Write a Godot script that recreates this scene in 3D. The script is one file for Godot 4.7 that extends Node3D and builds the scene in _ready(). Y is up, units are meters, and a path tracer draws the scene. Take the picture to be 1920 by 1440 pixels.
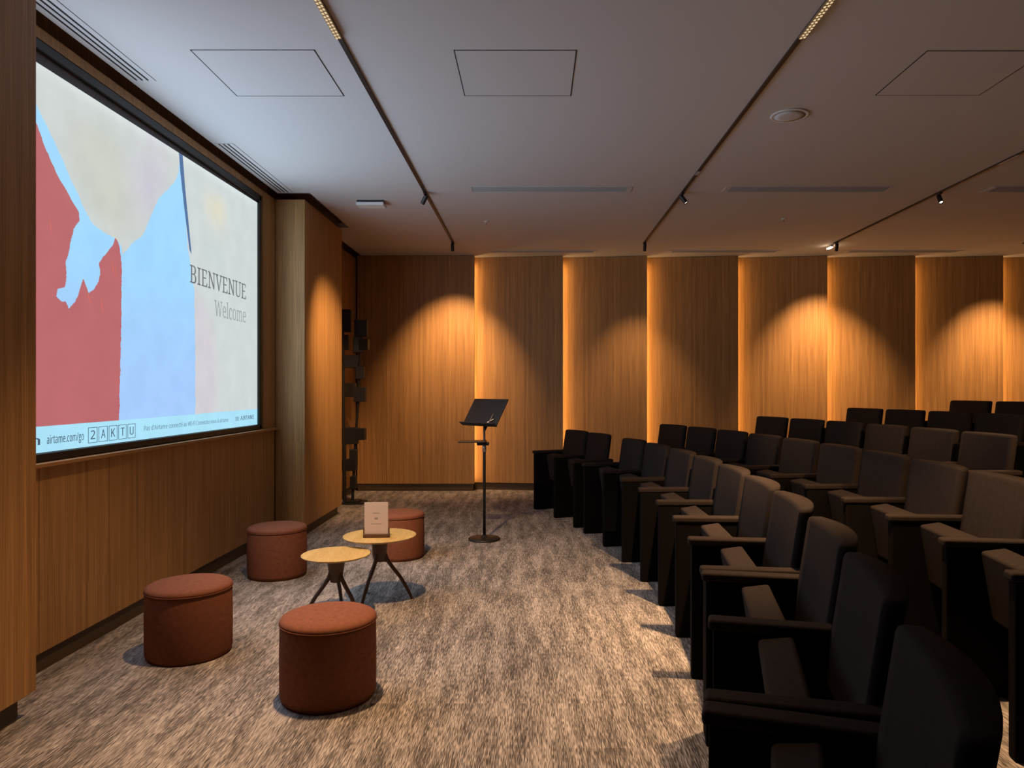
extends Node3D
# A small auditorium: screen wall at the left, sawtooth timber wall at the far end, curved rows of tip-up seats at the right.
# Metres, y up. The camera looks along -z, so a point at depth d lies at z = -d.

var M := {}
var taken := {}
var rng := RandomNumberGenerator.new()

const CEIL := 3.16
const TOP := 3.12
const WALL_X := -2.38
const COL_X := -2.11
const BACK := 9.8

const WARM := Color(1.0, 0.60, 0.30)
const CORE := Vector2(-9.158, 4.445)
const ROW_R := 9.952

func _ready():
	rng.seed = 7
	make_camera()
	make_environment()
	make_screen_light()
	make_materials()
	make_shell()
	make_back_wall()
	make_left_wall()
	make_tiers()
	make_seats()
	make_screen()
	make_poufs()
	make_tables()
	make_stand()
	make_tower()
	make_tracks()
	make_ceiling_things()

# ---------------------------------------------------------------- camera and light

func make_camera():
	var cam := Camera3D.new()
	cam.name = "camera"
	add_child(cam)
	cam.position = Vector3(0, 1.38, 0)
	var near := 0.05
	cam.set_frustum(near * 1440.0 / 1370.0, Vector2(-40.0 / 1370.0 * near, 8.0 / 1370.0 * near), near, 60.0)
	cam.current = true

func make_environment():
	var we := WorldEnvironment.new()
	we.name = "world_environment"
	var e := Environment.new()
	e.background_mode = Environment.BG_COLOR
	e.background_color = Color(0, 0, 0)
	e.tonemap_mode = Environment.TONE_MAPPER_LINEAR
	e.tonemap_exposure = 1.0
	e.sdfgi_enabled = true
	e.ssao_enabled = true
	e.ssil_enabled = true
	we.environment = e
	add_child(we)

func make_screen_light():
	var a := AreaLight3D.new()
	a.name = "screen_light"
	a.area_size = Vector2(3.4, 1.9)
	a.area_normalize_energy = true
	a.light_color = lin(0.58, 0.78, 1.0)
	a.light_energy = 4.7
	a.area_range = 30.0
	a.shadow_enabled = true
	add_child(a)
	a.position = Vector3(-2.370, 2.03, -4.64)
	a.rotation.y = -PI / 2

func lin(r: float, g: float, b: float) -> Color:
	return Color(r, g, b).linear_to_srgb()

# ---------------------------------------------------------------- materials

func mat(called: String, c: Color, rough := 0.8, tex: Texture2D = null) -> StandardMaterial3D:
	var m := StandardMaterial3D.new()
	m.resource_name = called
	m.albedo_color = c
	m.roughness = rough
	if tex:
		m.albedo_texture = tex
	return m

func glow(called: String, c: Color, k: float) -> StandardMaterial3D:
	var m := mat(called, Color(0.02, 0.02, 0.02), 0.6)
	m.emission_enabled = true
	m.emission = c
	m.emission_energy_multiplier = k
	return m

func noise_bytes(w: int, h: int, freq: float, sd: int, octaves := 2) -> Image:
	var n := FastNoiseLite.new()
	n.seed = sd
	n.noise_type = FastNoiseLite.TYPE_SIMPLEX_SMOOTH
	n.frequency = freq
	n.fractal_octaves = octaves
	var im := n.get_seamless_image(w, h)
	im.convert(Image.FORMAT_L8)
	return im

func wood_texture(sd: int, lo: Color, hi: Color, w := 1024, h := 512) -> ImageTexture:
	# straight vertical grain: narrow veneer strips, each with its own tone, and fine pores drawn out along the grain
	var fine := noise_bytes(w, 16, 0.30, sd, 3)
	fine.resize(w, h, Image.INTERPOLATE_CUBIC)
	var broad := noise_bytes(w, 8, 0.02, sd + 1, 2)
	broad.resize(w, h, Image.INTERPOLATE_CUBIC)
	var a := fine.get_data()
	var b := broad.get_data()
	var r := RandomNumberGenerator.new()
	r.seed = sd
	var strip := PackedFloat32Array()
	strip.resize(w)
	var x := 0
	while x < w:
		var wide := r.randi_range(4, 16)
		var t := r.randf_range(-0.09, 0.09)
		for k in wide:
			if x + k < w:
				strip[x + k] = t - (0.12 if k == 0 else 0.0)
		x += wide
	var out := PackedByteArray()
	out.resize(w * h * 3)
	var i := 0
	for y in h:
		for xx in w:
			var t: float = clampf(0.5 + 0.0042 * (a[i] - 128) + 0.0012 * (b[i] - 128) + strip[xx], 0.0, 1.0)
			out[i * 3] = int(255.0 * lerpf(lo.r, hi.r, t))
			out[i * 3 + 1] = int(255.0 * lerpf(lo.g, hi.g, t))
			out[i * 3 + 2] = int(255.0 * lerpf(lo.b, hi.b, t))
			i += 1
	return ImageTexture.create_from_image(Image.create_from_data(w, h, false, Image.FORMAT_RGB8, out))

func carpet_texture() -> ImageTexture:
	# 3.0 m across by 4.0 m along: heathered loop pile in planks of 25 cm by 1 m
	var w := 1536
	var h := 1024
	var a := noise_bytes(w, 48, 0.42, 21, 2)
	a.resize(w, h, Image.INTERPOLATE_CUBIC)
	var b := noise_bytes(w, 128, 0.85, 22, 1)
	b.resize(w, h, Image.INTERPOLATE_CUBIC)
	var c := noise_bytes(256, 48, 0.09, 23, 3)
	c.resize(w, h, Image.INTERPOLATE_CUBIC)
	var da := a.get_data()
	var db := b.get_data()
	var dc := c.get_data()
	var r := RandomNumberGenerator.new()
	r.seed = 5
	var tone := PackedFloat32Array()
	for k in 12 * 4:
		tone.append(r.randf_range(-0.10, 0.10))
	var dark := lin(0.055, 0.047, 0.043)
	var light := lin(0.50, 0.445, 0.405)
	var out := PackedByteArray()
	out.resize(w * h * 3)
	var i := 0
	for y in h:
		for x in w:
			var col := x >> 7
			var row := ((y + (col % 2) * 128) >> 8) % 4
			var t: float = clampf(0.47 + 0.0056 * (da[i] - 128) + 0.0068 * (db[i] - 128) + 0.0030 * (dc[i] - 128) + tone[col * 4 + row], 0.0, 1.0)
			out[i * 3] = int(255.0 * lerpf(dark.r, light.r, t))
			out[i * 3 + 1] = int(255.0 * lerpf(dark.g, light.g, t))
			out[i * 3 + 2] = int(255.0 * lerpf(dark.b, light.b, t))
			i += 1
	return ImageTexture.create_from_image(Image.create_from_data(w, h, false, Image.FORMAT_RGB8, out))

func weave_texture(sd: int, lo: float, hi: float) -> ImageTexture:
	var a := noise_bytes(256, 256, 0.35, sd, 2)
	var b := noise_bytes(256, 256, 0.03, sd + 3, 2)
	var da := a.get_data()
	var db := b.get_data()
	var out := PackedByteArray()
	out.resize(256 * 256 * 3)
	for i in 256 * 256:
		var t := clampf(0.5 + 0.0036 * (da[i] - 128) + 0.0018 * (db[i] - 128), 0.0, 1.0)
		var v := int(255.0 * lerpf(lo, hi, t))
		out[i * 3] = v
		out[i * 3 + 1] = v
		out[i * 3 + 2] = v
	return ImageTexture.create_from_image(Image.create_from_data(256, 256, false, Image.FORMAT_RGB8, out))

func make_materials():
	var oak := wood_texture(3, lin(0.26, 0.128, 0.040), lin(0.62, 0.345, 0.122))
	M.wood = mat("oak_veneer", Color.WHITE, 0.55, oak)
	M.wood.uv1_scale = Vector3(1.0 / 1.5, 1.0 / 3.2, 1)
	M.wood2 = mat("oak_veneer_warm", Color(0.95, 0.93, 0.92), 0.55, oak)
	M.wood2.uv1_scale = M.wood.uv1_scale
	M.core = mat("fibreboard_backing", lin(0.20, 0.125, 0.07), 0.9)
	M.base = mat("bronze_skirting", lin(0.075, 0.048, 0.026), 0.55)
	M.ceiling = mat("white_plaster", lin(0.60, 0.585, 0.585), 0.9)
	M.carpet = mat("heathered_carpet", Color.WHITE, 0.95, carpet_texture())
	M.carpet.uv1_scale = Vector3(1.0 / 2.4, 1.0 / 3.2, 1)
	var weave := weave_texture(31, 0.72, 1.0)
	M.seat = mat("charcoal_cloth", lin(0.036, 0.027, 0.0235), 0.85, weave)
	M.seat.uv1_triplanar = true
	M.seat.uv1_scale = Vector3(3.5, 3.5, 3.5)
	M.arm_side = mat("black_side_panel", lin(0.005, 0.0042, 0.004), 0.75)
	M.seat.metallic_specular = 0.2
	M.arm_side.metallic_specular = 0.15
	M.rust = mat("rust_wool_cloth", lin(0.27, 0.104, 0.060), 0.9, weave)
	M.rust.metallic_specular = 0.2
	M.rust.uv1_triplanar = true
	M.rust.uv1_scale = Vector3(4, 4, 4)
	M.black = mat("black_powder_coat", lin(0.012, 0.012, 0.013), 0.45)
	M.bezel = mat("black_screen_frame", lin(0.012, 0.013, 0.014), 0.4)
	M.bezel2 = mat("grey_screen_border", lin(0.12, 0.12, 0.13), 0.7)
	M.top = mat("pale_oak_top", Color.WHITE, 0.45, wood_texture(11, lin(0.40, 0.26, 0.085), lin(0.62, 0.44, 0.17), 256, 128))
	M.top.uv1_scale = Vector3(2.2, 2.2, 1)
	M.walnut = mat("dark_walnut", lin(0.085, 0.042, 0.020), 0.5)
	M.white = mat("white_plastic", lin(0.75, 0.74, 0.72), 0.5)
	M.vent = mat("vent_grey", lin(0.44, 0.43, 0.425), 0.8)
	M.slot = mat("slot_black", lin(0.008, 0.008, 0.009), 0.9)
	M.joint = mat("pale_joint_cover", lin(0.5, 0.46, 0.42), 0.5)
	M.brass = mat("brass_louvre", lin(0.42, 0.29, 0.13), 0.4)
	M.brass.metallic = 0.4
	M.lens = glow("spot_lens_light", lin(1.0, 0.86, 0.68), 2.0)
	M.led = glow("led_light", lin(1.0, 0.62, 0.28), 1.6)
	M.cell = glow("downlight_cell_light", lin(1.0, 0.74, 0.42), 0.75)
	M.steel = mat("brushed_steel", lin(0.55, 0.53, 0.5), 0.35)
	M.steel.metallic = 0.8

# ---------------------------------------------------------------- mesh helpers

func st_new() -> SurfaceTool:
	var st := SurfaceTool.new()
	st.begin(Mesh.PRIMITIVE_TRIANGLES)
	return st

func tri(st: SurfaceTool, p: Array, n: Array, uv: Array):
	var order := [0, 1, 2]
	var face: Vector3 = (p[1] - p[0]).cross(p[2] - p[0])
	if face.dot(n[0] + n[1] + n[2]) > 0:
		order = [0, 2, 1]
	for k in order:
		st.set_normal(n[k])
		st.set_uv(uv[k])
		st.add_vertex(p[k])

func quad(st: SurfaceTool, a: Vector3, b: Vector3, c: Vector3, d: Vector3, n: Vector3, ua := Vector2.ZERO, ub := Vector2(1, 0), uc := Vector2(1, 1), ud := Vector2(0, 1)):
	tri(st, [a, b, c], [n, n, n], [ua, ub, uc])
	tri(st, [a, c, d], [n, n, n], [ua, uc, ud])

func box(st: SurfaceTool, lo: Vector3, hi: Vector3, shift := Vector2.ZERO):
	for ax in 3:
		for s in [-1, 1]:
			var n := Vector3.ZERO
			n[ax] = s
			var u := 2 if ax == 0 else 0
			var v := 2 if ax == 1 else 1
			var p := []
			var uv := []
			for q in [[0, 0], [1, 0], [1, 1], [0, 1]]:
				var w := Vector3.ZERO
				w[ax] = hi[ax] if s > 0 else lo[ax]
				w[u] = hi[u] if q[0] else lo[u]
				w[v] = hi[v] if q[1] else lo[v]
				p.append(w)
				uv.append(Vector2(w[u], -w[v]) + shift)
			quad(st, p[0], p[1], p[2], p[3], n, uv[0], uv[1], uv[2], uv[3])

func rbox(st: SurfaceTool, c: Vector3, h: Vector3, r: float, xf := Transform3D.IDENTITY):
	# a box with rounded edges, centre c, half size h
	for ax in 3:
		var u := (ax + 1) % 3
		var v := (ax + 2) % 3
		for s in [-1, 1]:
			var cu := [-h[u], -h[u] + r * 0.4, -h[u] + r, h[u] - r, h[u] - r * 0.4, h[u]]
			var cv := [-h[v], -h[v] + r * 0.4, -h[v] + r, h[v] - r, h[v] - r * 0.4, h[v]]
			var P := []
			var N := []
			for i in 6:
				for j in 6:
					var p := Vector3.ZERO
					p[ax] = s * h[ax]
					p[u] = cu[i]
					p[v] = cv[j]
					var inner := p.clamp(-(h - Vector3.ONE * r), h - Vector3.ONE * r)
					var n := (p - inner).normalized()
					P.append(xf * (c + inner + n * r))
					N.append((xf.basis * n).normalized())
			for i in 5:
				for j in 5:
					var a := i * 6 + j
					var z := Vector2.ZERO
					tri(st, [P[a], P[a + 6], P[a + 7]], [N[a], N[a + 6], N[a + 7]], [z, z, z])
					tri(st, [P[a], P[a + 7], P[a + 1]], [N[a], N[a + 7], N[a + 1]], [z, z, z])

func lathe(st: SurfaceTool, prof: Array, seg := 48, at := Vector3.ZERO, xf := Transform3D.IDENTITY):
	# prof: [radius, height] from bottom centre to top centre; a repeated point makes a hard edge
	for k in prof.size() - 1:
		var a: Array = prof[k]
		var b: Array = prof[k + 1]
		var d := Vector2(b[0] - a[0], b[1] - a[1])
		if d.length() < 1e-6:
			continue
		var na := edge_normal(prof, k, true)
		var nb := edge_normal(prof, k, false)
		for s in seg:
			var t0 := TAU * s / seg
			var t1 := TAU * (s + 1) / seg
			var c0 := Vector3(cos(t0), 0, sin(t0))
			var c1 := Vector3(cos(t1), 0, sin(t1))
			var p := [c0 * a[0] + Vector3.UP * a[1], c1 * a[0] + Vector3.UP * a[1], c1 * b[0] + Vector3.UP * b[1], c0 * b[0] + Vector3.UP * b[1]]
			var n := [c0 * na.x + Vector3.UP * na.y, c1 * na.x + Vector3.UP * na.y, c1 * nb.x + Vector3.UP * nb.y, c0 * nb.x + Vector3.UP * nb.y]
			var uv := []
			for q in 4:
				uv.append(Vector2(p[q].x, p[q].z))
				p[q] = xf * (p[q] + at)
				n[q] = xf.basis * n[q]
			if a[0] > 1e-5:
				tri(st, [p[0], p[1], p[2]], [n[0], n[1], n[2]], [uv[0], uv[1], uv[2]])
			if b[0] > 1e-5:
				tri(st, [p[0], p[2], p[3]], [n[0], n[2], n[3]], [uv[0], uv[2], uv[3]])

func edge_normal(prof: Array, k: int, first: bool) -> Vector2:
	var own := out_of(prof[k], prof[k + 1])
	var other := own
	if first and k > 0 and (Vector2(prof[k - 1][0], prof[k - 1][1]) - Vector2(prof[k][0], prof[k][1])).length() > 1e-6:
		other = out_of(prof[k - 1], prof[k])
	if not first and k + 2 < prof.size() and (Vector2(prof[k + 2][0], prof[k + 2][1]) - Vector2(prof[k + 1][0], prof[k + 1][1])).length() > 1e-6:
		other = out_of(prof[k + 1], prof[k + 2])
	return (own + other).normalized()

func out_of(a: Array, b: Array) -> Vector2:
	return Vector2(b[1] - a[1], a[0] - b[0]).normalized()

func tube(st: SurfaceTool, pts: Array, rad: Array, seg := 10, squash := 1.0):
	# a swept bar; rad holds one radius for each point
	var rings := []
	for k in pts.size():
		var t: Vector3 = (pts[mini(k + 1, pts.size() - 1)] - pts[maxi(k - 1, 0)]).normalized()
		var side := t.cross(Vector3.UP if absf(t.y) < 0.95 else Vector3.FORWARD).normalized()
		var up := side.cross(t).normalized()
		var ring := []
		for s in seg:
			var a := TAU * s / seg
			var n := side * cos(a) * squash + up * sin(a)
			ring.append([pts[k] + n * rad[k], (side * cos(a) + up * sin(a)).normalized()])
		rings.append(ring)
	var z := Vector2.ZERO
	for k in pts.size() - 1:
		for s in seg:
			var a = rings[k][s]
			var b = rings[k][(s + 1) % seg]
			var c = rings[k + 1][(s + 1) % seg]
			var d = rings[k + 1][s]
			tri(st, [a[0], b[0], c[0]], [a[1], b[1], c[1]], [z, z, z])
			tri(st, [a[0], c[0], d[0]], [a[1], c[1], d[1]], [z, z, z])
	for e in [0, pts.size() - 1]:
		var n: Vector3 = (pts[1] - pts[0]) * -1.0 if e == 0 else pts[e] - pts[e - 1]
		n = n.normalized()
		for s in seg:
			tri(st, [pts[e], rings[e][s][0], rings[e][(s + 1) % seg][0]], [n, n, n], [z, z, z])

func numbered(called: String) -> String:
	if not taken.has(called):
		taken[called] = 0
		return called
	taken[called] += 1
	return "%s_%03d" % [called, taken[called]]

func obj(called: String, st: SurfaceTool, m: Material, parent: Node = self) -> MeshInstance3D:
	var o := MeshInstance3D.new()
	o.name = numbered(called) if parent == self else called
	o.mesh = st.commit()
	o.material_override = m
	parent.add_child(o, true)
	return o

func thing(called: String, label: String, category: String, at := Vector3.ZERO, turn := 0.0, group := "") -> Node3D:
	var o := Node3D.new()
	o.name = numbered(called)
	add_child(o)
	o.position = at
	o.rotation.y = turn
	tag(o, label, category, group)
	return o

func tag(o: Node, label: String, category: String, group := ""):
	o.set_meta("label", label)
	o.set_meta("category", category)
	if group:
		o.set_meta("group", group)

func struct(called: String, st: SurfaceTool, m: Material, label := "") -> MeshInstance3D:
	var o := obj(called, st, m)
	o.set_meta("kind", "structure")
	if label:
		o.set_meta("label", label)
	return o

# a box given by x, height and depth ranges
func room_box(st: SurfaceTool, x0: float, x1: float, y0: float, y1: float, d0: float, d1: float, shift := Vector2.ZERO):
	box(st, Vector3(x0, y0, -d1), Vector3(x1, y1, -d0), shift)

func panel(parent: Node, x0: float, x1: float, y0: float, y1: float, d0: float, d1: float, called := "panel", m: Material = null):
	var st := st_new()
	room_box(st, x0, x1, y0, y1, d0, d1, Vector2(rng.randf() * 1.5, rng.randf()))
	return obj(called, st, m if m else M.wood, parent)

# ---------------------------------------------------------------- the room

func make_shell():
	var st := st_new()
	room_box(st, -3.0, 9.2, -0.12, 0.0, -2.3, 10.3)
	struct("floor", st, M.carpet, "heathered grey brown carpet floor")
	st = st_new()
	room_box(st, -2.04, 9.2, CEIL, CEIL + 0.05, -2.3, 10.0)
	room_box(st, -2.335, -2.04, CEIL, CEIL + 0.05, 3.16, 6.67)
	room_box(st, -2.31, -2.04, CEIL, CEIL + 0.05, 8.10, 10.0)
	struct("ceiling", st, M.ceiling, "white plaster ceiling")
	st = st_new()
	room_box(st, -3.0, 9.2, CEIL + 0.22, CEIL + 0.3, -2.3, 10.3)
	struct("ceiling_soffit", st, M.ceiling, "plaster soffit above the shadow gap of the ceiling")
	st = st_new()
	room_box(st, 9.0, 9.2, 0.0, CEIL + 0.22, -2.3, 10.3)
	struct("wall_right", st, M.wood2)
	st = st_new()
	room_box(st, -3.0, 9.0, 0.0, CEIL + 0.22, -2.3, -2.1)
	struct("wall_front", st, M.wood2)

func make_back_wall():
	var st := st_new()
	room_box(st, -3.0, 9.0, 0.0, CEIL + 0.22, BACK + 0.2, BACK + 0.5)
	var wall := struct("wall_back", st, M.core, "timber panelled far wall with lit slots between angled panels")
	panel(wall, -2.36, -1.969, 0.10, CEIL - 0.004, BACK, BACK + 0.03)
	panel(wall, -1.965, -0.79, 0.10, CEIL - 0.004, BACK, BACK + 0.03)
	var edges := [-0.765, 0.408, 1.538, 2.761, 3.956, 5.136, 6.316, 7.5, 8.68]
	for i in edges.size() - 1:
		var x0: float = edges[i] - (0.09 if i == 0 else 0.05)
		var x1: float = edges[i + 1] - 0.012
		var run := Vector2(x1 - x0, 0.155)
		st = st_new()
		var w := run.length()
		box(st, Vector3(-w / 2, 0.10, -0.03), Vector3(w / 2, CEIL - 0.004, 0.0), Vector2(rng.randf() * 1.5, rng.randf()))
		var p := obj("panel", st, M.wood, wall)
		p.position = Vector3((x0 + x1) / 2, 0, -(BACK + 0.155 / 2))
		p.rotation.y = -atan2(run.y, run.x)
	# skirting follows the panels
	st = st_new()
	room_box(st, -2.36, -0.81, 0.0, 0.10, BACK + 0.015, BACK + 0.03)
	room_box(st, -0.825, -0.81, 0.0, 0.10, BACK + 0.03, BACK + 0.2)
	for i in edges.size() - 1:
		var a := Vector3(edges[i] - 0.05, 0, -(BACK + 0.175))
		var b := Vector3(edges[i + 1] - 0.02, 0, -(BACK + 0.03))
		var n := Vector3(0, 0, 1)
		quad(st, a, b, b + Vector3.UP * 0.1, a + Vector3.UP * 0.1, n)
		quad(st, b, b + Vector3(0, 0, -0.16), b + Vector3(0, 0.1, -0.16), b + Vector3(0, 0.1, 0), Vector3(1, 0, 0))
	struct("baseboard_back", st, M.base)
	var ordinal := ["leftmost", "second leftmost", "third leftmost", "middle", "third rightmost", "second rightmost", "rightmost"]
	for i in 7:
		var x: float = edges[i]
		var t := thing("led_strip", "warm light strip in the %s lit slot of the far timber wall" % ordinal[i], "light strip", Vector3(x - (0.075 if i == 0 else 0.04), 0.12, -(BACK + 0.085)), 0, "light strips in the far wall")
		st = st_new()
		box(st, Vector3(-0.012, 0, -0.022), Vector3(0.0, 2.96, 0.022))
		obj("channel", st, M.black, t)
		st = st_new()
		box(st, Vector3(0.0, 0.01, -0.015), Vector3(0.004, 2.95, 0.015))
		obj("led_diffuser", st, M.led, t)
		var a := AreaLight3D.new()
		a.name = "led_light"
		a.area_size = Vector2(0.03, 2.94)
		a.area_normalize_energy = true
		a.area_range = 20.0
		a.light_color = lin(1.0, 0.54, 0.20)
		a.light_energy = 0.78
		a.shadow_enabled = true
		t.add_child(a)
		a.position = Vector3(0.006, 1.48, 0)
		a.rotation.y = -PI / 2 + 0.35

func make_left_wall():
	var st := st_new()
	room_box(st, -3.0, -2.50, 0.0, CEIL + 0.22, -2.1, 10.0)
	room_box(st, -2.50, -2.16, 0.0, TOP - 0.02, -2.1, 3.06)
	room_box(st, -2.50, -2.16, 0.0, TOP - 0.02, 6.78, 8.0)
	var wall := struct("wall_left", st, M.core, "timber panelled side wall around the projection screen")
	# near pier
	var d := -2.1
	for e in [-0.9, 0.3, 1.5, 2.3, 3.09]:
		panel(wall, COL_X - 0.03, COL_X, 0.10, TOP, d, e - 0.004)
		d = e
	panel(wall, WALL_X, COL_X, 0.10, TOP, 3.087, 3.10)
	# under the screen
	d = 3.10
	for e in [3.52, 4.10, 4.48, 4.98, 5.32, 5.90, 6.72]:
		panel(wall, WALL_X - 0.03, WALL_X, 0.10, 1.00, d, e - 0.003)
		d = e
	# jambs and head of the screen opening
	panel(wall, WALL_X - 0.03, WALL_X, 1.02, TOP, 6.44, 6.73)
	panel(wall, WALL_X - 0.03, WALL_X, 3.065, TOP, 3.10, 6.43)
	# column beyond the screen
	panel(wall, WALL_X, COL_X, 0.10, TOP, 6.74, 6.77)
	d = 6.77
	for e in [7.40, 8.03]:
		panel(wall, COL_X - 0.03, COL_X, 0.10, TOP, d, e - 0.003)
		d = e
	panel(wall, WALL_X, COL_X, 0.10, TOP, 8.03, 8.05)
	panel(wall, WALL_X - 0.03, WALL_X, 0.10, TOP, 8.05, 8.92)
	panel(wall, WALL_X - 0.03, WALL_X, 0.10, TOP, 8.924, 9.80)
	# timber running up behind the shadow gap of the ceiling
	panel(wall, -2.495, -2.47, 3.02, CEIL + 0.21, 3.10, 6.78)
	panel(wall, -2.495, -2.47, 3.02, CEIL + 0.21, 8.05, 9.99)
	# sill
	st = st_new()
	rbox(st, Vector3(WALL_X + 0.005, 1.011, -4.915), Vector3(0.04, 0.010, 1.81), 0.003)
	var sill := struct("trim_1", st, M.wood2, "timber sill under the projection screen")
	sill.set_meta("kind", "structure")
	# skirtings, set back a little from the panels
	st = st_new()
	room_box(st, -2.30, COL_X - 0.035, 0.0, 0.10, -2.1, 3.03)
	room_box(st, -2.50, WALL_X - 0.02, 0.0, 0.10, 3.03, 6.80)
	room_box(st, -2.30, COL_X - 0.035, 0.0, 0.10, 6.79, 8.00)
	room_box(st, -2.50, WALL_X - 0.02, 0.0, 0.10, 8.0, 9.8)
	struct("baseboard_left", st, M.base)

func arc_x(r: float, d: float) -> float:
	return CORE.x + sqrt(r * r - (d - CORE.y) * (d - CORE.y))

const ROWS := [
	{"lift": 0.0, "sp": 0.0}, {"lift": 0.06, "sp": 1.06}, {"lift": 0.15, "sp": 2.12}, {"lift": 0.245, "sp": 3.2}, {"lift": 0.335, "sp": 4.24},
]

func make_tiers():
	# low carpeted steps, one for each row of seats behind the first
	for k in range(1, 5):
		var r0: float = ROW_R + ROWS[k].sp - 0.22
		var y: float = ROWS[k].lift
		var y0: float = ROWS[k - 1].lift
		var st := st_new()
		var n := 40
		for i in n:
			var d0 := lerpf(-2.05, 9.72, float(i) / n)
			var d1 := lerpf(-2.05, 9.72, float(i + 1) / n)
			var a := arc_x(r0, d0)
			var b := arc_x(r0, d1)
			var a2 := 8.99
			var b2 := 8.99
			if k < 4:
				a2 = minf(8.99, arc_x(ROW_R + ROWS[k + 1].sp - 0.22, d0))
				b2 = minf(8.99, arc_x(ROW_R + ROWS[k + 1].sp - 0.22, d1))
			var U := Vector3.UP
			quad(st, Vector3(a, y, -d0), Vector3(a2, y, -d0), Vector3(b2, y, -d1), Vector3(b, y, -d1), U, Vector2(a, d0), Vector2(a2, d0), Vector2(b2, d1), Vector2(b, d1))
			quad(st, Vector3(a, 0, -d0), Vector3(a, y, -d0), Vector3(b, y, -d1), Vector3(b, 0, -d1), Vector3(-1, 0, 0), Vector2(0, d0), Vector2(y, d0), Vector2(y, d1), Vector2(0, d1))
			if i == n - 1:
				quad(st, Vector3(b, 0, -d1), Vector3(b2, 0, -d1), Vector3(b2, y, -d1), Vector3(b, y, -d1), Vector3(0, 0, -1))
		var o := struct("floor_step", st, M.carpet, "carpeted step under seat row %d" % (k + 1))
		o.name = "floor_%d" % (k + 1)

# ---------------------------------------------------------------- seats

func make_backrest() -> SurfaceTool:
	# flat front, rear bulging outwards in plan, top edge rounded over
	var st := st_new()
	var y0 := 0.30
	var y1 := 0.905
	var levels := [[0.0, 0.02], [0.012, 0.004], [0.03, 0.0], [0.2, 0.0], [0.4, 0.0], [0.585, 0.0], [0.597, 0.003], [0.603, 0.010], [0.605, 0.020]]
	var P := []
	for l in levels:
		var y: float = y0 + l[0]
		var inset: float = l[1]
		var t := (y - y0) / (y1 - y0)
		var front := lerpf(0.285, 0.375, t) + inset
		var hw := 0.262 - inset
		var bulge := lerpf(0.036, 0.052, smoothstep(0.3, 1.0, t))
		var ring := []
		var n := 14
		for i in n + 1:                                    # front edge, slightly hollow
			var u := lerpf(-1, 1, float(i) / n)
			ring.append(Vector3(u * hw, y, front + 0.018 * (1.0 - u * u)))
		for i in n + 1:                                    # rear edge
			var u := lerpf(1, -1, float(i) / n)
			ring.append(Vector3(u * hw, y, front + 0.046 - inset * 1.2 + bulge * (1.0 - pow(absf(u), 2.2))))
		P.append(ring)
	st.set_smooth_group(0)
	var m: int = P[0].size()
	for k in P.size() - 1:
		for i in m:
			var a: Vector3 = P[k][i]
			var b: Vector3 = P[k][(i + 1) % m]
			var c: Vector3 = P[k + 1][(i + 1) % m]
			var d: Vector3 = P[k + 1][i]
			for v in [a, c, b, a, d, c]:
				st.set_uv(Vector2.ZERO)
				st.add_vertex(v)
	for e in [0, P.size() - 1]:
		var c := Vector3.ZERO
		for p in P[e]:
			c += p
		c /= m
		for i in m:
			var tri3 := [c, P[e][i], P[e][(i + 1) % m]]
			if e == 0:
				tri3 = [c, P[e][(i + 1) % m], P[e][i]]
			for v in [tri3[0], tri3[2], tri3[1]]:
				st.set_uv(Vector2.ZERO)
				st.add_vertex(v)
	st.index()
	st.generate_normals()
	return st

func arm_parts(t: Node3D, x: float):
	var st := st_new()
	rbox(st, Vector3(x, 0.6525, 0.20), Vector3(0.034, 0.0175, 0.215), 0.012)
	obj("armrest", st, M.seat, t)
	st = st_new()
	rbox(st, Vector3(x, 0.318, 0.195), Vector3(0.028, 0.318, 0.195), 0.008)
	obj("side_panel", st, M.arm_side, t)

func make_chair(with_end: bool) -> Node3D:
	var t := Node3D.new()
	arm_parts(t, 0.297)
	if with_end:
		arm_parts(t, -0.285)
	var st := st_new()
	var tilt := Transform3D(Basis(Vector3.RIGHT, -0.16), Vector3(0, 0.487, 0.205))
	rbox(st, Vector3.ZERO, Vector3(0.261, 0.150, 0.053), 0.015, tilt)
	obj("seat", st, M.seat, t)
	obj("backrest", make_backrest(), M.seat, t)
	st = st_new()
	rbox(st, Vector3(0, 0.22, 0.335), Vector3(0.262, 0.12, 0.018), 0.006)
	obj("rear_panel", st, M.arm_side, t)
	return t

func make_seats():
	var plain := make_chair(false)
	var ended := make_chair(true)
	var words := ["first", "second", "third", "fourth", "fifth", "sixth", "seventh", "eighth", "ninth", "tenth", "eleventh", "twelfth", "thirteenth"]
	var rows_named := ["front row", "second row", "third row", "fourth row", "rearmost row"]
	var starts := [[[22.9, 2], [14.5, 7], [-9.32, 2], [-16.42, 2]], [[21.2, 10]], [[19.3, 6]], [[18.2, 4]], [[16.25, 2]]]
	for k in 5:
		var r: float = ROW_R + ROWS[k].sp
		var pitch := rad_to_deg(0.594 / r)
		if k == 0:
			pitch = 3.34
		var count := 0
		for g in starts[k]:
			for i in g[1]:
				var last: bool = i == g[1] - 1
				var c := (ended if last else plain).duplicate()
				c.name = numbered("auditorium_seat")
				add_child(c)
				var th := deg_to_rad(g[0] - pitch * (i + 0.5))
				c.position = Vector3(CORE.x + r * cos(th), ROWS[k].lift, -(CORE.y + r * sin(th)))
				c.rotation.y = PI / 2 + th
				var place: String = words[count]
				tag(c, "black tip-up auditorium seat, %s from the far end of the %s" % [place, rows_named[k]], "seat", "auditorium seats")
				count += 1
	plain.free()
	ended.free()

# ---------------------------------------------------------------- screen

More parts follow.
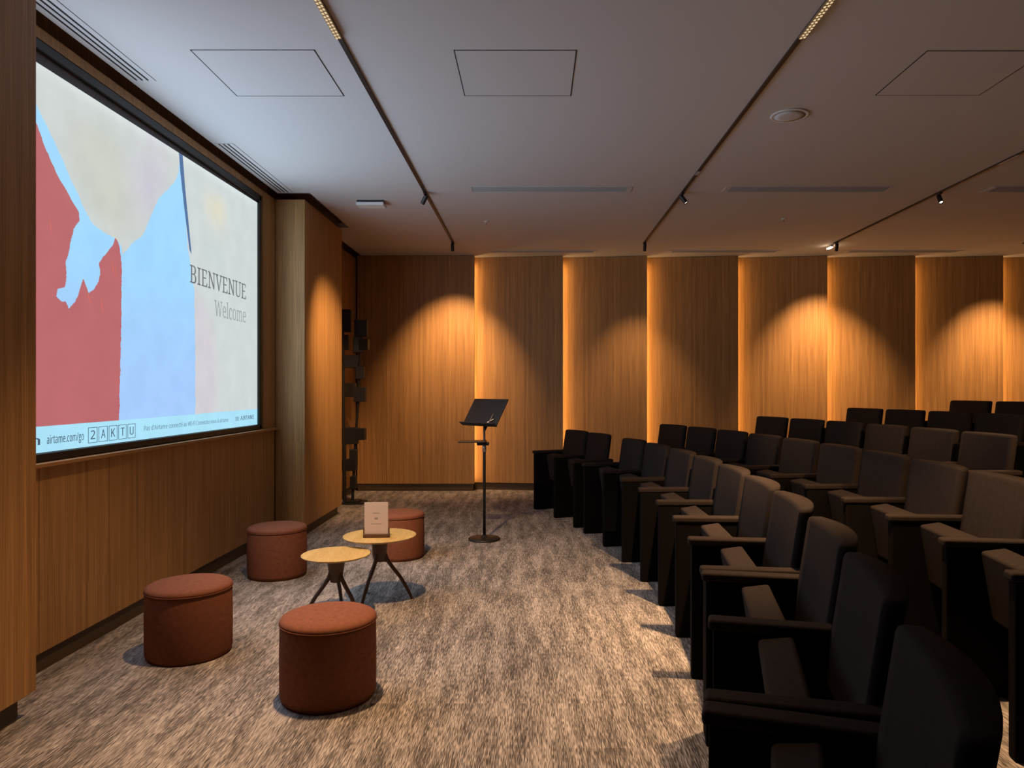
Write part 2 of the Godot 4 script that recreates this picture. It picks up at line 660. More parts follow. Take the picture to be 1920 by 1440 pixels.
const S0 := 2.92
const S1 := 6.347
const SB := 1.066
const ST := 2.992
const PIC_RED := [Vector2(2.9, 2.9), Vector2(3.425, 2.72), Vector2(3.528, 2.688), Vector2(3.601, 2.576), Vector2(3.707, 2.457), Vector2(3.855, 2.331), Vector2(3.859, 2.281), Vector2(3.81, 2.228), Vector2(3.792, 2.158), Vector2(3.771, 2.101), Vector2(3.749, 2.045), Vector2(3.758, 1.97), Vector2(3.741, 1.912), Vector2(3.69, 1.897), Vector2(3.674, 1.857), Vector2(3.715, 1.833), Vector2(3.745, 1.839), Vector2(3.771, 1.804), Vector2(3.828, 1.847), Vector2(3.868, 1.922), Vector2(3.891, 1.971), Vector2(3.9, 1.981), Vector2(3.919, 1.941), Vector2(3.942, 1.907), Vector2(3.99, 1.933), Vector2(4.034, 1.984), Vector2(4.049, 2.024), Vector2(4.034, 2.087), Vector2(4.084, 2.134), Vector2(4.152, 2.195), Vector2(4.194, 2.262), Vector2(4.221, 2.243), Vector2(4.254, 2.159), Vector2(4.259, 2.027), Vector2(4.248, 1.628), Vector2(4.237, 1.334), Vector2(4.226, 1.1), Vector2(2.9, 1.1)]
const PIC_BLUE := [Vector2(2.9, 3.1), Vector2(3.39, 2.897), Vector2(3.528, 2.783), Vector2(3.574, 2.731), Vector2(3.694, 2.607), Vector2(3.792, 2.49), Vector2(3.914, 2.346), Vector2(3.976, 2.294), Vector2(4.11, 2.265), Vector2(4.199, 2.257), Vector2(4.243, 2.235), Vector2(4.27, 2.175), Vector2(4.355, 2.254), Vector2(4.486, 2.333), Vector2(4.567, 2.45), Vector2(4.677, 2.612), Vector2(4.886, 2.774), Vector2(4.944, 2.86), Vector2(4.959, 2.984), Vector2(4.989, 2.986), Vector2(5.035, 2.659), Vector2(5.066, 2.375), Vector2(5.129, 2.219), Vector2(5.17, 2.071), Vector2(5.186, 1.622), Vector2(5.186, 1.1), Vector2(2.9, 1.1)]
const PIC_LINE := [Vector2(4.944, 3.0), Vector2(4.997, 3.0), Vector2(5.035, 2.769), Vector2(5.129, 2.331), Vector2(5.098, 2.355), Vector2(5.02, 2.637), Vector2(4.967, 2.859)]

func fill_poly(im: Image, pts: Array, c: Color, wob := 0.0, foot := Color(0, 0, 0, 0)):
	var w := im.get_width()
	var h := im.get_height()
	var n := FastNoiseLite.new()
	n.seed = 9
	n.frequency = 0.05
	var q := []
	for p in pts:
		q.append(Vector2((p.x - S0) / (S1 - S0) * w, (ST - p.y) / (ST - SB) * h))
	for y in h:
		var tone := c if foot.a == 0 else c.lerp(foot, smoothstep(0.35, 0.85, float(y) / h))
		var xs := []
		for i in q.size():
			var a: Vector2 = q[i]
			var b: Vector2 = q[(i + 1) % q.size()]
			if (a.y <= y + 0.5) != (b.y <= y + 0.5):
				xs.append(a.x + (y + 0.5 - a.y) / (b.y - a.y) * (b.x - a.x))
		xs.sort()
		for i in range(0, xs.size() - 1, 2):
			var x0 := int(clampf(xs[i] + wob * n.get_noise_2d(y, 0), 0, w))
			var x1 := int(clampf(xs[i + 1] + wob * n.get_noise_2d(y, 40), 0, w))
			if x1 > x0:
				im.fill_rect(Rect2i(x0, y, x1 - x0, 1), tone)

func screen_picture() -> ImageTexture:
	var w := 1024
	var h := 576
	var im := Image.create(w, h, false, Image.FORMAT_RGB8)
	im.fill(Color8(206, 212, 210))
	# pale ground to the right of the dark line, a little lilac towards the foot, one cream patch
	fill_poly(im, [Vector2(4.98, 3.1), Vector2(6.4, 3.1), Vector2(6.4, 1.0), Vector2(5.15, 1.0)], Color8(207, 216, 216))
	fill_poly(im, [Vector2(5.15, 2.1), Vector2(5.45, 1.9), Vector2(5.55, 1.5), Vector2(5.5, 1.0), Vector2(5.15, 1.0)], Color8(211, 207, 214))
	fill_poly(im, [Vector2(5.3, 2.78), Vector2(5.55, 2.86), Vector2(5.75, 2.74), Vector2(5.6, 2.6), Vector2(5.4, 2.64)], Color8(222, 219, 200))
	fill_poly(im, [Vector2(3.75, 2.75), Vector2(4.1, 2.9), Vector2(4.5, 2.5), Vector2(4.2, 2.28), Vector2(3.95, 2.35)], Color8(203, 207, 198))
	fill_poly(im, [Vector2(4.4, 2.9), Vector2(4.85, 2.9), Vector2(4.7, 2.6), Vector2(4.5, 2.4), Vector2(4.35, 2.5)], Color8(204, 204, 212))
	im.resize(20, 12, Image.INTERPOLATE_LANCZOS)
	im.resize(w, h, Image.INTERPOLATE_CUBIC)
	fill_poly(im, PIC_BLUE, Color8(163, 218, 255), 2.5, Color8(166, 206, 255))
	fill_poly(im, PIC_RED, Color8(188, 107, 110), 2.5)
	fill_poly(im, PIC_LINE, Color8(84, 116, 160))
	for s in [[4.16, 2.09, 0.012, 0.06], [4.19, 2.07, 0.010, 0.07], [4.05, 1.86, 0.015, 0.06], [3.93, 1.88, 0.02, 0.03], [3.62, 2.22, 0.012, 0.05]]:
		fill_poly(im, [Vector2(s[0], s[1] + s[3]), Vector2(s[0] + s[2], s[1]), Vector2(s[0] + s[2] * 2, s[1] - s[3]), Vector2(s[0] + s[2] * 0.6, s[1] - s[3] * 0.3)], Color8(214, 108, 98))
	fill_poly(im, [Vector2(2.9, 1.194), Vector2(6.4, 1.2), Vector2(6.4, 1.0), Vector2(2.9, 1.0)], Color8(172, 228, 250))
	var tones := noise_bytes(w, h, 0.012, 77, 4).get_data()
	var d := im.get_data()
	for i in w * h:
		var k := 1.0 + 0.00016 * (tones[i] - 128)
		for c in 3:
			d[i * 3 + c] = int(clampf(d[i * 3 + c] * k, 0, 255))
	return ImageTexture.create_from_image(Image.create_from_data(w, h, false, Image.FORMAT_RGB8, d))

func lettering(parent: Node, words: String, d0: float, d1: float, foot: float, height: float, c: Color, serif: bool, x := -2.3965, called := "screen_lettering"):
	# words set between two depths on the picture, so tall from the baseline
	var f := SystemFont.new()
	f.font_names = PackedStringArray(["Droid Serif" if serif else "Droid Sans"])
	var t := TextMesh.new()
	t.font = f
	t.text = words
	t.font_size = 64
	t.pixel_size = 0.01
	t.depth = 0.004
	t.curve_step = 2.0
	var cap := TextMesh.new()
	cap.font = f
	cap.text = words.substr(0, 1).to_upper()
	cap.font_size = 64
	cap.pixel_size = 0.01
	cap.depth = 0.004
	var bb := t.get_aabb()
	var cb := cap.get_aabb()
	var o := MeshInstance3D.new()
	o.name = called
	o.mesh = t
	o.material_override = glow("screen_letter_light", c, 1.0)
	parent.add_child(o, true)
	var sx: float = (d1 - d0) / bb.size.x
	var sy: float = height / cb.size.y
	var low: float = cb.position.y
	o.transform = Transform3D(Basis(Vector3.UP, PI / 2) * Basis.from_scale(Vector3(sx, sy, 0.15)), Vector3.ZERO)
	o.position = Vector3(x, foot - low * sy, -d0 + bb.position.x * sx) - parent.get_parent().position
	return o

func make_screen():
	var t := thing("projection_screen", "large lit screen in a black frame showing a red and blue painting", "screen", Vector3(WALL_X - 0.04, 1.03, -4.64))
	var off := -t.position
	var st := st_new()
	# the picture: its top edge drops a little towards the near end
	var a := Vector3(-2.398, SB, -S0) + off
	var b := Vector3(-2.398, SB, -S1) + off
	var c := Vector3(-2.398, ST, -S1) + off
	var d := Vector3(-2.398, ST - 0.046, -S0) + off
	var n := 12
	for i in n:
		var u0 := float(i) / n
		var u1 := float(i + 1) / n
		quad(st, a.lerp(b, u0), a.lerp(b, u1), d.lerp(c, u1), d.lerp(c, u0), Vector3.RIGHT, Vector2(u0, 1), Vector2(u1, 1), Vector2(u1, 0), Vector2(u0, 0))
	var pm := mat("screen_picture_light", Color(0.03, 0.03, 0.03), 0.7)
	pm.emission_enabled = true
	pm.emission = Color.BLACK
	pm.emission_texture = screen_picture()
	pm.emission_energy_multiplier = 1.0
	var pic := obj("screen_picture", st, pm, t)
	pic.set_meta("label", "lit picture with red, blue and cream painted areas")
	st = st_new()
	box(st, Vector3(-2.412, SB - 0.03, -S1 - 0.03) + off, Vector3(-2.401, 3.06, -S0 + 0.06) + off)
	obj("screen_backing", st, M.bezel2, t)
	for q in [[SB - 0.042, SB - 0.003, S0 - 0.06, S1 + 0.052], [3.012, 3.062, S0 - 0.06, S1 + 0.052], [SB - 0.042, 3.062, S1 + 0.004, S1 + 0.052], [SB - 0.042, 3.062, S0 - 0.06, S0 - 0.004]]:
		st = st_new()
		rbox(st, Vector3(-2.39, (q[0] + q[1]) / 2, -(q[2] + q[3]) / 2) + off, Vector3(0.012, (q[1] - q[0]) / 2, (q[3] - q[2]) / 2), 0.005)
		obj("frame_bar", st, M.bezel, t)
	lettering(pic, "BIENVENUE", 5.10, 6.09, 2.12, 0.125, Color8(112, 116, 120), true)
	lettering(pic, "Welcome", 5.49, 6.09, 1.925, 0.120, Color8(158, 164, 168), true)
	var ink := Color8(70, 92, 112)
	lettering(pic, "m", 3.42, 3.55, 1.105, 0.045, ink, false)
	lettering(pic, "airtame.com/go", 3.60, 3.895, 1.105, 0.042, ink, false)
	var z := 3.93
	for ch in ["2", "A", "K", "T", "U"]:
		lettering(pic, ch, z + 0.026, z + 0.066, 1.103, 0.048, ink, false)
		st = st_new()
		for e in [[0.004, 0.008, 1.083, 1.168], [0.084, 0.088, 1.083, 1.168], [0.004, 0.088, 1.083, 1.086], [0.004, 0.088, 1.165, 1.168]]:
			box(st, Vector3(-2.3975, e[2], -z - e[1]) + off, Vector3(-2.3968, e[3], -z - e[0]) + off)
		obj("screen_letter_box", st, glow("screen_letter_light", ink, 1.0), pic)
		z += 0.096
	lettering(pic, "Pas d'Airtame connecté au WI-FI Connectez-vous à airtame", 4.50, 5.74, 1.118, 0.030, Color8(104, 140, 160), false)
	lettering(pic, "AIRTAME", 5.98, 6.27, 1.118, 0.034, ink, false)
	st = st_new()
	for k in 3:
		box(st, Vector3(-2.3975, 1.121 + k * 0.011, -5.95) + off, Vector3(-2.3968, 1.125 + k * 0.011, -5.88) + off)
	obj("screen_logo", st, glow("screen_letter_light", ink, 1.0), pic)

# ---------------------------------------------------------------- furniture

func make_poufs():
	var r := 0.210
	var proto := Node3D.new()
	var st := st_new()
	lathe(st, [[0, 0.0], [r - 0.012, 0.0], [r - 0.012, 0.0], [r - 0.012, 0.008], [r - 0.004, 0.012], [r, 0.03], [r + 0.001, 0.18], [r - 0.001, 0.325], [r - 0.004, 0.336]], 64)
	obj("body", st, M.rust, proto)
	st = st_new()
	lathe(st, [[r - 0.012, 0.332], [r + 0.001, 0.340], [r + 0.001, 0.349], [r - 0.005, 0.359], [r - 0.02, 0.367], [r - 0.06, 0.373], [r - 0.13, 0.376], [0, 0.377]], 64)
	obj("cushion_top", st, M.rust, proto)
	st = st_new()
	var pts := []
	var rad := []
	for k in 65:
		pts.append(Vector3(cos(TAU * k / 64) * (r + 0.0005), 0.3385, sin(TAU * k / 64) * (r + 0.0005)))
		rad.append(0.0028)
	tube(st, pts, rad, 6)
	obj("seam_piping", st, M.rust, proto)
	for p in [[-0.921, 3.286, "rust cloth pouf nearest the camera, in front of the two tables"], [-1.796, 3.814, "rust cloth pouf nearest the wall below the middle of the screen"], [-1.892, 5.40, "rust cloth pouf against the wall at the far corner of the screen"], [-1.106, 5.99, "rust cloth pouf farthest away, half hidden behind the menu card and taller table"]]:
		var c := proto.duplicate()
		c.name = numbered("pouf")
		add_child(c)
		c.position = Vector3(p[0], 0, -p[1])
		c.rotation.y = rng.randf() * TAU
		tag(c, p[2], "pouf", "round poufs")
	proto.free()

func make_tables():
	table("taller round side table with pale oak top carrying the menu card", Vector3(-1.0, 0, -4.76), 0.235, 0.425, 0.21, [8.0, -112.0, 128.0])
	table("lower round side table with pale oak top tucked under the taller one", Vector3(-1.196, 0, -4.43), 0.205, 0.378, 0.20, [-30.0, -150.0, 95.0])
	# menu card in a wooden block on the taller table
	var t := thing("menu_card", "upright pale menu card in a dark wooden holder on the taller table", "menu card", Vector3(-1.005, 0.4255, -4.68), 0.06)
	var st := st_new()
	rbox(st, Vector3(0, 0.012, 0), Vector3(0.083, 0.012, 0.02), 0.003)
	obj("holder", st, M.walnut, t)
	for s in [-1, 1]:
		st = st_new()
		rbox(st, Vector3(s * 0.079, 0.035, 0.0), Vector3(0.004, 0.028, 0.010), 0.002)
		obj("holder_post", st, M.walnut, t)
	st = st_new()
	rbox(st, Vector3(0, 0.118, 0.003), Vector3(0.075, 0.106, 0.0035), 0.0015)
	var card := obj("card", st, mat("pale_card", lin(0.52, 0.44, 0.42), 0.6), t)
	var ink := mat("grey_print", lin(0.26, 0.21, 0.20), 0.8)
	st = st_new()
	for l in [[0.155, 0.024, 0.003], [0.116, 0.011, 0.011], [0.086, 0.034, 0.003]]:
		box(st, Vector3(-l[1], l[0], 0.0066), Vector3(l[1], l[0] + l[2], 0.0070))
	obj("print", st, ink, card)

func table(label: String, at: Vector3, r: float, h: float, foot: float, angles: Array):
	var t := thing("side_table", label, "side table", at, 0, "nest of round side tables")
	var st := st_new()
	lathe(st, [[0, h - 0.020], [r - 0.035, h - 0.020], [r - 0.006, h - 0.009], [r, h - 0.005], [r, h - 0.002], [r - 0.003, h], [r - 0.003, h], [0, h]], 64)
	obj("table_top", st, M.top, t)
	st = st_new()
	lathe(st, [[0, h - 0.17], [0.034, h - 0.17], [0.034, h - 0.17], [0.045, h - 0.10], [0.055, h - 0.035], [0.085, h - 0.021], [0.085, h - 0.021], [0, h - 0.021]], 24)
	obj("hub", st, M.walnut, t)
	for a in angles:
		var dir := Vector3(cos(deg_to_rad(a)), 0, sin(deg_to_rad(a)) * -1.0)
		var pts := []
		var rad := []
		for q in [[0.15, 0.72], [0.22, 0.62], [0.40, 0.49], [0.62, 0.35], [0.82, 0.18], [0.94, 0.06], [0.975, 0.0]]:
			pts.append(dir * q[0] * foot + Vector3.UP * q[1] * h)
			rad.append(lerpf(0.010, 0.015, q[1]))
		st = st_new()
		tube(st, pts, rad, 10)
		obj("leg", st, M.walnut, t)

func make_stand():
	var t := thing("lectern_stand", "black music stand lectern on a round base in front of the far wall", "lectern", Vector3(-0.447, 0, -6.66))
	var st := st_new()
	lathe(st, [[0, 0], [0.143, 0], [0.145, 0.004], [0.145, 0.014], [0.139, 0.019], [0.05, 0.022], [0.026, 0.03], [0.018, 0.045], [0, 0.045]], 48)
	obj("base", st, M.black, t)
	st = st_new()
	lathe(st, [[0.0, 0.02], [0.0135, 0.02], [0.0135, 0.835], [0.0135, 0.835], [0.0105, 0.84], [0.0105, 1.05], [0, 1.05]], 20)
	obj("pole", st, M.black, t)
	st = st_new()
	lathe(st, [[0.0, 0.80], [0.018, 0.80], [0.018, 0.855], [0.014, 0.86], [0, 0.86]], 16)
	obj("collar", st, M.steel, t)
	# reading desk, turned and leaning away from a speaker who stands by the screen
	var n := Vector3(-0.68, 0, 0.73)
	var wdir := Vector3(0.73, 0, 0.68)
	var lean := 0.58
	var up := (Vector3.UP * cos(lean) - n * sin(lean)).normalized()
	var face := wdir.cross(up).normalized()
	var xf := Transform3D(Basis(wdir, up, face), Vector3(-0.045, 1.045, 0.0))
	st = st_new()
	rbox(st, Vector3(0, 0.14, 0), Vector3(0.225, 0.14, 0.006), 0.004, xf)
	obj("desk", st, M.black, t)
	st = st_new()
	rbox(st, Vector3(0.0, -0.004, 0.022), Vector3(0.23, 0.005, 0.028), 0.003, xf)
	var ledge := obj("ledge", st, M.black, t)
	st = st_new()
	tube(st, [Vector3(0, 1.0, 0), Vector3(0.03, 1.06, -0.03), xf * Vector3(0, 0.10, -0.008)], [0.014, 0.014, 0.012], 10)
	obj("tilt_joint", st, M.black, t)
	st = st_new()
	tube(st, [xf * Vector3(0.15, 0.006, 0.035), xf * Vector3(0.13, 0.11, 0.012)], [0.006, 0.004], 8)
	tube(st, [xf * Vector3(0.13, 0.01, 0.035), xf * Vector3(0.165, 0.06, 0.015)], [0.006, 0.004], 8)
	var clip := obj("page_clip", st, M.steel, ledge)
	clip.set_meta("label", "bright steel page clip")
	st = st_new()
	rbox(st, Vector3(-0.105, 0.897, 0.02), Vector3(0.125, 0.006, 0.10), 0.004)
	var tray := obj("side_tray", st, M.black, t)
	st = st_new()
	rbox(st, Vector3(-0.012, 0.876, 0.0), Vector3(0.055, 0.016, 0.022), 0.008)
	obj("tray_bracket", st, M.black, tray)

func make_tower():
	# dark stand half hidden behind the column: two thin posts carrying staggered blocks
	var t := thing("block_stand", "tall black stand of staggered square blocks in the corner behind the column", "stand", Vector3(-2.16, 0, -8.78))
	var st := st_new()
	rbox(st, Vector3(0.01, 0.011, 0.0), Vector3(0.13, 0.011, 0.13), 0.004)
	obj("base", st, M.black, t)
	st = st_new()
	rbox(st, Vector3(0.0, 0.032, 0.02), Vector3(0.085, 0.010, 0.085), 0.004)
	obj("base_step", st, M.black, t)
	st = st_new()
	tube(st, [Vector3(-0.012, 0.03, 0), Vector3(0.012, 0.6, 0), Vector3(0.055, 1.2, 0), Vector3(0.075, 1.75, 0), Vector3(0.09, 2.2, 0)], [0.018, 0.016, 0.015, 0.014, 0.012], 10)
	obj("post", st, M.black, t)
	st = st_new()
	tube(st, [Vector3(-0.10, 0.03, 0.03), Vector3(-0.115, 1.2, 0.03), Vector3(-0.12, 2.28, 0.03)], [0.022, 0.020, 0.016], 10)
	obj("post", st, M.black, t)
	for b in [[0.090, 2.10, 0.075, 0.10, 0.1], [0.105, 1.905, 0.080, 0.065, -0.08], [0.055, 1.90, 0.06, 0.09, 0.25], [0.080, 1.565, 0.05, 0.075, 0.1], [0.080, 1.305, 0.070, 0.088, 0.05], [0.085, 0.83, 0.058, 0.07, -0.06], [0.0, 0.54, 0.045, 0.105, 0.1], [0.0, 0.25, 0.034, 0.075, 0.0],
			[-0.085, 2.19, 0.055, 0.135, 0.1], [-0.03, 1.70, 0.085, 0.075, 0.15], [-0.03, 1.36, 0.055, 0.085, -0.2], [-0.045, 0.81, 0.10, 0.10, 0.05], [-0.055, 0.46, 0.095, 0.07, -0.05], [-0.10, 1.93, 0.05, 0.09, 0.0]]:
		st = st_new()
		rbox(st, Vector3.ZERO, Vector3(b[2], b[3], 0.045), 0.006, Transform3D(Basis(Vector3.UP, b[4]), Vector3(b[0], b[1], 0.0)))
		obj("block", st, M.black, t)

# ---------------------------------------------------------------- lamps

func make_tracks():
	var xs := [-0.98, 1.352, 3.68, 6.0]
	var where := ["left", "middle", "right", "far right"]
	for k in 4:
		var st := st_new()
		box(st, Vector3(-0.012, CEIL - 0.012, -8.95), Vector3(0.012, CEIL - 0.0005, 1.6))
		var t := thing("lighting_track", "black lighting track across the %s of the ceiling" % where[k], "lighting track", Vector3(xs[k], 0, 0), 0, "ceiling tracks")
		var rail := obj("rail", st, M.black, t)
		if k in [1, 2]:
			st = st_new()
			if k == 1:
				box(st, Vector3(-0.013, CEIL - 0.0135, -6.06), Vector3(0.013, CEIL - 0.012, -5.96))
			else:
				box(st, Vector3(-0.013, CEIL - 0.0135, -5.78), Vector3(0.013, CEIL - 0.012, -5.54))
			var j := obj("joint_cover", st, M.joint, rail)
			j.set_meta("label", "pale joint cover")
	# spot heads: place, target, energy, half angle
	spot(xs[0], 8.86, Vector3(-1.05, 1.55, -BACK), 6.8, 36, "black spotlight at the far end of the left track, washing the timber wall")
	spot(xs[1], 8.86, Vector3(1.36, 1.05, -BACK), 2.9, 31, "black spotlight at the far end of the middle track")
	spot(xs[2], 8.86, Vector3(3.85, 1.55, -BACK), 7.9, 36, "black spotlight at the far end of the right track")
	spot(xs[3], 8.86, Vector3(6.2, 1.40, -BACK), 7.6, 35, "black spotlight at the far end of the far right track")
	spot(xs[0], 6.62, Vector3(-2.11, 1.45, -7.75), 9.0, 27, "black spotlight halfway along the left track, tilted to the column")
	spot(xs[1], 6.62, Vector3(2.9, 0.7, -5.9), 5.0, 26, "black spotlight halfway along the middle track, tilted to the seats")
	spot(xs[2], 6.62, Vector3(3.60, 0.6, -5.0), 5.0, 28, "black spotlight halfway along the right track with its bright lens in view", true)
	# lit tube stub beyond the end of the right track
	var t := thing("lamp_stub", "short bright lamp just past the end of the right track", "lamp", Vector3(3.70, CEIL, -9.12))
	var st := st_new()
	rbox(st, Vector3(0, -0.012, 0), Vector3(0.02, 0.0115, 0.07), 0.005)
	obj("lamp_body", st, M.white, t)
	st = st_new()
	rbox(st, Vector3(0, -0.03, 0), Vector3(0.018, 0.008, 0.066), 0.005)
	obj("lamp_tube", st, M.lens, t)
	var o := OmniLight3D.new()
	o.name = "lamp_tube_light"
	o.light_color = lin(1.0, 0.72, 0.45)
	o.light_energy = 0.012
	o.light_size = 0.02
	o.omni_range = 20
	o.omni_attenuation = 2
	o.shadow_enabled = true
	t.add_child(o)
	o.position = Vector3(0, -0.065, 0)
	# louvred downlights in the near part of the tracks
	linear_light(xs[0], 3.28, 3.68, [[-0.7, 2.3, 6.2, 34], [-1.0, 3.5, 6.2, 40], [-0.9, 4.9, 6.5, 30], [-0.7, 6.9, 9.5, 22]], "louvred brass downlight in the near end of the left track")
	linear_light(xs[1], 3.28, 3.68, [[1.5, 3.4, 17.0, 32], [1.1, 4.9, 17.0, 28], [0.1, 3.0, 2.0, 30]], "louvred brass downlight in the near end of the middle track")
	linear_light(xs[2], 3.28, 3.68, [[3.4, 4.2, 6.0, 40], [3.0, 6.0, 6.0, 34]], "louvred brass downlight in the near end of the right track")

func linear_light(x: float, d0: float, d1: float, beams: Array, label: String):
	# beams: [floor point x, floor depth, energy, half angle]
	var t := thing("linear_downlight", label, "downlight", Vector3(x, CEIL - 0.012, -(d0 + d1) / 2), 0, "louvred downlights")
	var half := (d1 - d0) / 2
	var st := st_new()
	box(st, Vector3(-0.016, -0.010, -half), Vector3(0.016, -0.0002, half))
	obj("housing", st, M.brass, t)
	st = st_new()
	var n := int((d1 - d0) / 0.03)
	for i in n:
		for s in [-1, 1]:
			var z := -half + (i + (0.35 if s < 0 else 0.65)) * 0.03
			box(st, Vector3(s * 0.0075 - 0.005, -0.0115, z - 0.008), Vector3(s * 0.0075 + 0.005, -0.0101, z + 0.008))
	var g := obj("light_cells", st, M.cell, t)
	g.set_meta("kind", "stuff")
	for i in beams.size():
		var b: Array = beams[i]
		var l := SpotLight3D.new()
		l.name = "downlight"
		l.light_color = lin(WARM.r, WARM.g, WARM.b)
		l.light_energy = b[2]
		l.light_size = 0.03
		l.spot_range = 20
		l.spot_attenuation = 2
		l.spot_angle = b[3]
		l.spot_angle_attenuation = 1.0
		l.shadow_enabled = true
		t.add_child(l, true)
		l.position = Vector3(0, -0.045, half - (i + 0.5) * (d1 - d0) / beams.size())
		var aim := Vector3(b[0], 0, -b[1]) - (t.position + l.position)
		l.basis = Basis.looking_at(aim.normalized(), Vector3.FORWARD)

func spot(x: float, d: float, target: Vector3, energy: float, half_angle: float, label: String, plain := false):
	var t := thing("spotlight", label, "spotlight", Vector3(x, CEIL - 0.012, -d), 0, "track spotlights")
	var st := st_new()
	rbox(st, Vector3(0, -0.006, 0), Vector3(0.013, 0.006, 0.03), 0.002)
	obj("adapter", st, M.black, t)
	st = st_new()
	tube(st, [Vector3(0, -0.010, 0), Vector3(0, -0.04, 0)], [0.006, 0.006], 8)
	obj("stem", st, M.black, t)
	var pivot := Vector3(0, -0.045, 0)
	var dir := (target - (t.position + pivot)).normalized()
	var side := dir.cross(Vector3.FORWARD if absf(dir.z) < 0.9 else Vector3.RIGHT).normalized()
	var xf := Transform3D(Basis(side, dir, side.cross(dir)), pivot)
	st = st_new()
	lathe(st, [[0.0, -0.03], [0.016, -0.03], [0.020, -0.026], [0.020, -0.026], [0.020, 0.058], [0.020, 0.058], [0.017, 0.058], [0.016, 0.050], [0.0, 0.050]], 24, Vector3.ZERO, xf)
	obj("housing", st, M.black, t)
	st = st_new()
	lathe(st, [[0.0, 0.0505], [0.015, 0.0505], [0.015, 0.0505], [0.014, 0.0525], [0.0, 0.0535]], 24, Vector3.ZERO, xf)
	obj("lens", st, M.lens, t)
	var l := SpotLight3D.new()
	l.name = "spot_light"
	l.light_color = lin(WARM.r, WARM.g, WARM.b)
	l.light_energy = energy
	l.light_size = 0.03
	l.spot_range = 20
	l.spot_attenuation = 2
	l.spot_angle = half_angle
	l.spot_angle_attenuation = 1.0
	l.shadow_enabled = true
	t.add_child(l)
	l.position = pivot + dir * 0.064
	l.basis = Basis.looking_at(dir, Vector3.FORWARD if absf(dir.y) > 0.9 else Vector3.UP)

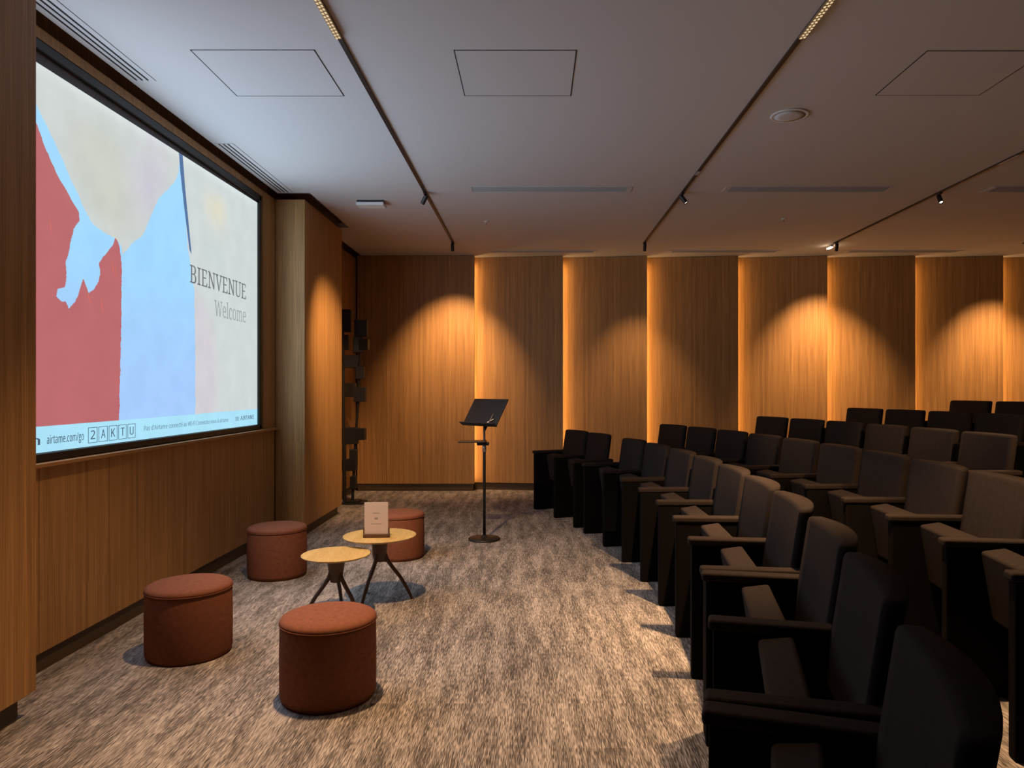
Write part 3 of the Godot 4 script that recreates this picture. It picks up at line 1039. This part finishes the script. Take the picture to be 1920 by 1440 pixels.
func make_ceiling_things():
	# slot vents beside the screen
	for q in [[2.2, 4.22, "slot air vent in the ceiling above the near half of the screen"], [5.32, 6.63, "slot air vent in the ceiling above the far corner of the screen"]]:
		var t := thing("slot_vent", q[2], "vent", Vector3(-2.245, CEIL, -(q[0] + q[1]) / 2), 0, "slot vents beside the screen")
		var half: float = (q[1] - q[0]) / 2
		var st := st_new()
		box(st, Vector3(-0.062, -0.0012, -half), Vector3(0.062, -0.0002, half))
		obj("backing", st, M.slot, t)
		for k in 4:
			st = st_new()
			var x: float = [-0.058, -0.027, 0.006, 0.045][k]
			var hw: float = [0.008, 0.010, 0.010, 0.016][k]
			rbox(st, Vector3(x, -0.0022, 0), Vector3(hw, 0.0010, half + 0.012), 0.0005)
			obj("blade", st, M.ceiling, t)
	# grilles between the tracks
	for q in [[-0.547, 0.833, 6.44, 6.62, "broad ceiling grille between the left and middle tracks"], [1.747, 3.155, 6.44, 6.62, "broad ceiling grille between the middle and right tracks"], [4.10, 5.5, 6.44, 6.62, "broad ceiling grille right of the right track"], [-0.52, 0.78, 9.42, 9.56, "narrow ceiling grille near the far wall left of the middle track"], [1.80, 3.15, 9.42, 9.56, "narrow ceiling grille near the far wall right of the middle track"], [4.10, 5.5, 9.42, 9.56, "narrow ceiling grille near the far wall at the right"]]:
		var cx: float = (q[0] + q[1]) / 2
		var cz: float = (q[2] + q[3]) / 2
		var t := thing("ceiling_grille", q[4], "grille", Vector3(cx, CEIL, -cz), 0, "ceiling grilles")
		var hx: float = (q[1] - q[0]) / 2
		var hz: float = (q[3] - q[2]) / 2
		var st := st_new()
		box(st, Vector3(-hx, -0.0012, -hz), Vector3(hx, -0.0002, hz))
		obj("backing", st, M.vent, t)
		for s in [-1, 1]:
			st = st_new()
			rbox(st, Vector3(0, -0.003, s * hz), Vector3(hx + 0.05, 0.0025, 0.008), 0.001)
			obj("frame_bar", st, M.ceiling, t)
			st = st_new()
			rbox(st, Vector3(s * (hx + 0.022), -0.003, 0), Vector3(0.022, 0.0025, hz), 0.001)
			obj("end_cap", st, M.ceiling, t)
		for k in 5:
			st = st_new()
			var z := -hz + (k + 1) * hz / 3.0
			rbox(st, Vector3(0, -0.004, z), Vector3(hx, 0.003, 0.005), 0.001)
			obj("slat", st, M.vent, t)
	# flush access hatches
	for q in [[-1.806, -1.15, "square flush access hatch in the ceiling near the screen"], [-0.42, 0.23, "square flush access hatch in the ceiling between left and middle tracks"], [2.075, 2.71, "square flush access hatch in the ceiling right of the middle track"]]:
		var t := thing("ceiling_hatch", q[2], "access hatch", Vector3((q[0] + q[1]) / 2, CEIL, -4.145), 0, "ceiling hatches")
		var h: float = (q[1] - q[0]) / 2
		var st := st_new()
		var g := h * 0.93
		box(st, Vector3(-h, -0.0016, -g), Vector3(h, -0.0002, -g + 0.006))
		box(st, Vector3(-h, -0.0016, g - 0.006), Vector3(h, -0.0002, g))
		box(st, Vector3(-h, -0.0016, -g), Vector3(-h + 0.006, -0.0002, g))
		box(st, Vector3(h - 0.006, -0.0016, -g), Vector3(h, -0.0002, g))
		obj("gap", st, M.slot, t)
		st = st_new()
		box(st, Vector3(-h + 0.006, -0.0014, -g + 0.006), Vector3(h - 0.006, -0.0002, g - 0.006))
		obj("hatch_panel", st, M.ceiling, t)
	# emergency unit
	var t := thing("ceiling_sensor_box", "white rectangular box fixed to the ceiling by the left track", "ceiling box", Vector3(-1.545, CEIL, -6.97))
	var st := st_new()
	rbox(st, Vector3(0, -0.010, 0), Vector3(0.125, 0.0098, 0.07), 0.003)
	obj("base_plate", st, M.black, t)
	st = st_new()
	rbox(st, Vector3(0, -0.034, 0), Vector3(0.13, 0.015, 0.075), 0.006)
	obj("cover", st, M.white, t)
	# round loudspeaker
	t = thing("ceiling_speaker", "round white ceiling loudspeaker to the right of the middle track", "loudspeaker", Vector3(1.67, CEIL, -4.76))
	st = st_new()
	lathe(st, [[0, -0.0003], [0.118, -0.0003], [0.122, -0.004], [0.118, -0.008], [0.105, -0.010], [0.102, -0.008], [0.0, -0.009]], 48)
	obj("rim", st, M.white, t)
	st = st_new()
	lathe(st, [[0, -0.014], [0.06, -0.0125], [0.100, -0.0085], [0.0, -0.0085]], 48)
	obj("speaker_grille", st, M.ceiling, t)
	for q in [[-0.5, 7.79, "small sprinkler in the ceiling near the left track"], [2.63, 7.67, "small sprinkler in the ceiling between the middle and right tracks"]]:
		t = thing("sprinkler", q[2], "sprinkler", Vector3(q[0], CEIL, -q[1]), 0, "ceiling sprinklers")
		st = st_new()
		lathe(st, [[0, -0.012], [0.018, -0.010], [0.03, -0.0003], [0, -0.0003]], 24)
		obj("cover_plate", st, M.white, t)
		st = st_new()
		lathe(st, [[0, -0.035], [0.010, -0.034], [0.010, -0.032], [0.004, -0.030], [0.004, -0.012], [0, -0.012]], 16)
		obj("nozzle", st, M.steel, t)
